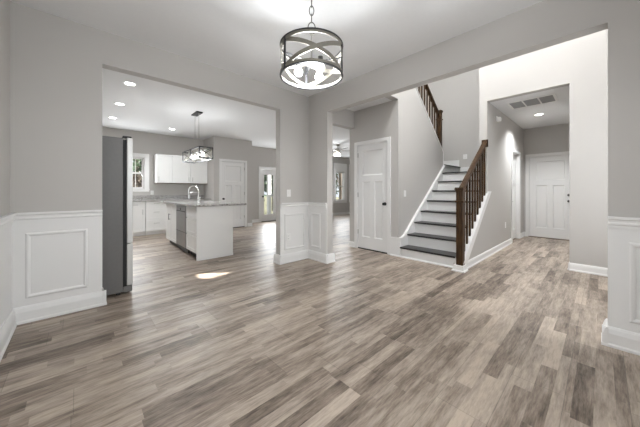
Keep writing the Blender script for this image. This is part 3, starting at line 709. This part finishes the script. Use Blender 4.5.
# island
IX, IY0 = 1.41, 4.46
isl = thing('island_cabinet', 'white kitchen island cabinet with plain end panel', 'cabinet', (IX, 5.5, 0))
def il(mb, name, m, parent=None, lab=None, smooth=False):
    if parent is None: bmesh.ops.translate(mb.bm, verts=mb.bm.verts, vec=(-IX, -5.5, 0))
    return mb.build(name, m, parent or isl, smooth, lab)
IY1 = 6.50
il(MB().box(IX + .02, 2.01, IY0 + .02, 5.045, .10, .875).box(IX + .02, 2.01, 5.665, IY1, .10, .875).box(1.99, 2.01, 5.045, 5.665, .1, .875), 'body', cabw)
il(MB().box(IX, 2.02, IY0, IY0 + .02, .0, .875), 'end_panel', cabw)
il(MB().box(IX + .01, 2.02, IY0 - .012, IY0, 0, .04), 'base_moulding', trimw)
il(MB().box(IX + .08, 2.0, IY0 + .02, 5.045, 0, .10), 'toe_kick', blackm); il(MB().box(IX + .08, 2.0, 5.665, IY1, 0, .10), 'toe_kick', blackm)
def ifront(name, ya, yb, z0, z1, handle=None):
    """front facing -X between y=yb (far, picture left) and ya"""
    e = bpy.data.objects.new('hold', None)
    w = yb - ya
    mb = MB(); f = min(.05, (z1 - z0) * .28); t = .019
    mb.box(f, w - f, -t + .008, 0, z0 + f, z1 - f).box(0, f, -t, 0, z0, z1).box(w - f, w, -t, 0, z0, z1).box(f, w - f, -t, 0, z0, z0 + f).box(f, w - f, -t, 0, z1 - f, z1)
    d = mb.build(name, cabw, isl); d.rotation_euler = (0, 0, FX); d.location = (.02, yb - 5.5, 0)
    if handle: pull(d, handle[0], handle[1], -t, .13, handle[2], blackm)
    bpy.data.objects.remove(e); return d
for a, b in ((.112, .375), (.395, .655), (.675, .862)): ifront('drawer', 4.505, 5.025, a, b)
ifront('door', 5.675, 6.08, .105, .865); ifront('door', 6.085, 6.495, .105, .865, (.37, .60, True))
pull(isl, 0, 0, 0, .001, True) if False else None
dsteel = mat('dark_stainless', (.30, .295, .29), .38, .7, noise=.08, nscale=6)
dw = thing('dishwasher', 'stainless dishwasher built into the kitchen island side', 'dishwasher', (IX - .005, 5.355, 0), FX)
MB().box(-.298, .298, .035, .56, .10, .868).build('body', blackm, dw)
MB().box(-.296, .296, 0, .034, .115, .765, .006).build('door_panel', dsteel, dw)
MB().box(-.296, .296, .002, .034, .77, .866, .004).build('control_panel', dsteel, dw)
MB().cyl((-.0, .001, .80), (0, -.006, .80), .022, seg=20).build('badge', blackm, dw)
MB().box(-.27, .27, -.004, .002, .755, .772, .002).build('handle', blackm, dw)
MB().box(-.29, .29, -.003, .002, .385, .392).build('seam', blackm, dw)
MB().box(-.296, .296, .05, .07, .012, .11).build('toe_panel', blackm, dw)
ic = thing('countertop', 'light granite island top overhanging the far side', 'countertop', (1.8, 5.5, .878))
MB().box(-.435, .465, -1.08, 1.07, 0, .034, .005).build('slab', gran, ic)
fa = thing('kitchen_faucet', 'tall chrome spring faucet on the island counter', 'faucet', (1.915, 5.95, .913))
chrome = mat('chrome', (.8, .8, .8), .12, 1)
hor = Vector((math.sin(TH), -math.cos(TH), 0)) * -1    # spout turned to picture left
def fp(u, z): p = hor * u; return (p.x, p.y, z)
MB().lathe([(.03, 0), (.03, .008), (.022, .014), (.020, .09), (.014, .10)], seg=24).build('base', chrome, fa, True)
MB().cyl((0, 0, .09), (0, 0, .2), .012, seg=16).cyl(fp(0, .19), fp(.19, .19), .007, seg=10).build('post', chrome, fa, True)
arc = [fp(.105 - .105 * math.cos(t * PI / 16), .22 + .115 * math.sin(t * PI / 16)) for t in range(17)]
MB().tube([fp(0, .2)] + arc + [fp(.21, .17)], .011, 12).build('spout', chrome, fa, True)
MB().cyl(fp(.21, .18), fp(.21, .06), .014, .018, 16).build('spray_head', chrome, fa, True)
MB().cyl((0, 0, .06), fp(-.05, .075), .008, seg=12).cyl(fp(-.05, .075), fp(-.055, .13), .005).build('lever', chrome, fa, True)

# refrigerator (faces +X, side toward us)
silver = mat('silver_door', (.62, .615, .60), .42, .35, noise=.04, nscale=10)
fr = thing('refrigerator', 'tall stainless refrigerator with dark grey side at the kitchen entrance', 'refrigerator', (.06, 4.0, 0))
MB().box(-.40, .300, -.445, .445, .03, 1.715, .004).build('body', fridgeg, fr)
MB().box(.300, .334, -.437, .437, .06, 1.70).build('gasket', rubber, fr)
MB().box(.334, .388, -.45, -.002, .56, 1.722, .008).build('door', silver, fr)
MB().box(.334, .388, .002, .45, .56, 1.722, .008).build('door', silver, fr)
MB().box(.334, .388, -.45, .45, .095, .552, .008).build('freezer_drawer', silver, fr)
for y in (-.035, .035): MB().box(.386, .392, y - .012, y + .012, .75, 1.35, .002).build('handle', blackm, fr)
MB().box(.386, .392, -.3, .3, .515, .54, .002).build('handle', blackm, fr)
MB().box(.30, .385, -.44, .44, .02, .088, .01).build('kick_plate', fridgeg, fr)
for y in (-.40, .40): MB().box(.30, .38, y - .035, y + .035, 1.723, 1.742, .006).build('hinge_cover', blackm, fr)
for x in (-.34, .26):
    for y in (-.4, .4): MB().cyl((x, y, 0), (x, y, .03), .02).build('foot', rubber, fr)

# ------------------------------------------------------------------ living room ceiling fan
fn = thing('ceiling_fan', 'ceiling fan with glowing glass shades in the living room', 'fan', (6.62, 6.25, CH))
MB().lathe([(.02, -.055), (.06, -.04), (.075, -.001)], seg=28).build('canopy', nickel, fn, True)
MB().cyl((0, 0, -.05), (0, 0, -.13), .013).build('downrod', nickel, fn, True)
MB().lathe([(.03, -.12), (.10, -.135), (.115, -.16), (.115, -.20), (.09, -.235), (.04, -.25)], seg=32).build('motor', nickel, fn, True)
MB().lathe([(.04, -.25), (.06, -.26), (.06, -.29), (.03, -.31)], seg=24).build('light_kit', nickel, fn, True)
for k in range(5):
    a = ang0 + PI / 2 + 2 * PI * k / 5 + .12; c, s = math.cos(a), math.sin(a); M = Matrix.Rotation(a, 4, 'Z') @ Matrix.Rotation(.2, 4, 'X')
    mb = MB(); mb.prism([(.18, -.05), (.60, -.07), (.64, -.045), (.64, .045), (.60, .07), (.18, .05)], 'z', -.004, .004); bmesh.ops.transform(mb.bm, matrix=Matrix.Translation((0, 0, -.20)) @ M, verts=mb.bm.verts)
    b = mb.build('blade', mat('dark_blade', (.05, .04, .035), .5), fn)
    mb = MB(); mb.box(.09, .22, -.02, .02, -.006, -.001); bmesh.ops.transform(mb.bm, matrix=Matrix.Translation((0, 0, -.20)) @ M, verts=mb.bm.verts); mb.build('blade_iron', nickel, b)
shade = mat('frosted_shade', (1, .96, .88), .4, emit=(1, .93, .78), es=2.2)
for k in range(3):
    a = ang0 + .5 + 2 * PI * k / 3; c, s = math.cos(a) * .085, math.sin(a) * .085
    MB().lathe([(.018, -.275), (.03, -.29), (.06, -.33), (.066, -.375), (.05, -.385), (.004, -.385)], (c, s, 0), 20).build('glass_shade', shade, fn, True)
point('fan_lamp', (6.62, 6.25, CH - .45), 34, .1)

# added unseen fixture and lamp that brighten the foyer and stairs
ff = thing('foyer_light', 'flush ceiling light high over the foyer', 'light fixture', (3.32, 1.15, UH))
MB().lathe([(.16, -.02), (.18, -.001)], seg=32).build('base', nickel, ff, True)
MB().lathe([(.01, -.11), (.08, -.10), (.14, -.06), (.155, -.02)], seg=32).build('glass_bowl', diffm, ff, True)
point('foyer_lamp', (3.32, 1.15, UH - .35), 238, .15)

# ------------------------------------------------------------------ outdoors
struct(MB().box(-3.5, 7.5, -3.8, -.87, 2.35, 2.5), 'porch_roof', trimw, 'roof of the front porch over the dining window', 'roof')  # added out of view to block sun from the added windows
grass = mat('lawn_grass', (.09, .09, .05), .9, noise=.4, nscale=3)
struct(MB().box(-30, 45, 8.65, 60, -.6, -.3), 'ground_yard', grass, 'back yard lawn seen through the windows', 'lawn')
struct(MB().box(4.0, 7.2, 8.65, 11.2, -.18, -.05), 'ground_patio', mat('concrete', (.5, .49, .46), .8, noise=.1), 'pale concrete patio outside the glazed door', 'patio')
bark = mat('tree_bark', (.11, .085, .065), .9, noise=.4, nscale=9)
def leaf_mat(n, c): return mat(n, c, .7, noise=.4, nscale=4)
def tree(label, x, y, h, r, leafm, n, bare=False, group='trees in the back yard'):
    o = thing('yard_tree', label, 'tree', (x, y, -.32), 0, group)
    mb = MB(); mb.tube([(0, 0, 0), (.05, .03, h * .35), (-.04, 0, h * .65), (0, .02, h)], [.13 if not bare else .11, .10, .07, .02], 8)
    for k in range(26 if bare else 9):
        a = random.uniform(0, 2 * PI); zz = random.uniform(.12 if bare else .3, .9) * h; L_ = random.uniform(.5, 1) * r * (1.2 if bare else .8)
        p = Vector((0, 0, zz)); q = p + Vector((math.cos(a) * L_, math.sin(a) * L_, L_ * random.uniform(.4, 1.1))); m_ = (p + q) / 2 + Vector((0, 0, .08))
        mb.tube([p, m_, q], [.035, .024, .008], 6)
    mb.build('trunk', bark, o)
    if n:
        bm = bmesh.new()
        for _ in range(n):
            while True:
                p = Vector((random.uniform(-1, 1), random.uniform(-1, 1), random.uniform(-1, 1)))
                if .25 < p.length < 1: break
            p = Vector((p.x * r, p.y * r, h * .62 + p.z * h * .45)); s = random.uniform(.06, .16)
            q = Matrix.Rotation(random.uniform(0, 6), 3, 'X') @ Matrix.Rotation(random.uniform(0, 6), 3, 'Y')
            vs = [bm.verts.new(p + q @ Vector(v) * s) for v in ((-1, 0, 0), (0, -.6, .1), (1, 0, 0), (0, .6, .1))]; bm.faces.new(vs)
        me = bpy.data.meshes.new('foliage'); bm.to_mesh(me); bm.free(); me.materials.append(leafm); f = bpy.data.objects.new('foliage', me); COL.objects.link(f); f.parent = o; f['kind'] = 'stuff'
    return o
ev2 = leaf_mat('pale_evergreen_leaf', (.075, .10, .055))
ev, br = leaf_mat('evergreen_leaf', (.035, .065, .03)), leaf_mat('russet_leaf', (.09, .07, .05))
tree('dark evergreen tree outside the kitchen window', 1.2, 13.2, 4.2, 1.3, ev, 1700)
tree('russet leaved bush low outside the kitchen window', 1.62, 10.2, 1.9, .8, br, 900)
tree('evergreen tree left of the post beyond the patio door', 7.55, 13.4, 4.4, .8, ev, 1300)
tree('bare dark tree outside the living room window', 13.0, 12.0, 5.0, 1.8, ev, 0, True)
tree('evergreen tree right of the post beyond the patio door', 10.4, 16.2, 4.9, .8, ev, 1300)
tree('tall pale evergreen far behind the kitchen window tree', 2.6, 19.0, 6.5, 2.0, ev2, 1500)
tree('tall pale evergreen far behind the living room bare tree', 20.5, 19.0, 6.0, 2.0, ev2, 1500)
pp = thing('porch_post', 'white square post seen through the patio door', 'post', (6.19, 10.0, -.05))
MB().box(-.07, .07, -.07, .07, .02, 2.6, .005).build('shaft', trimw, pp)
MB().box(-.10, .10, -.10, .10, 0, .12, .005).build('plinth', trimw, pp)
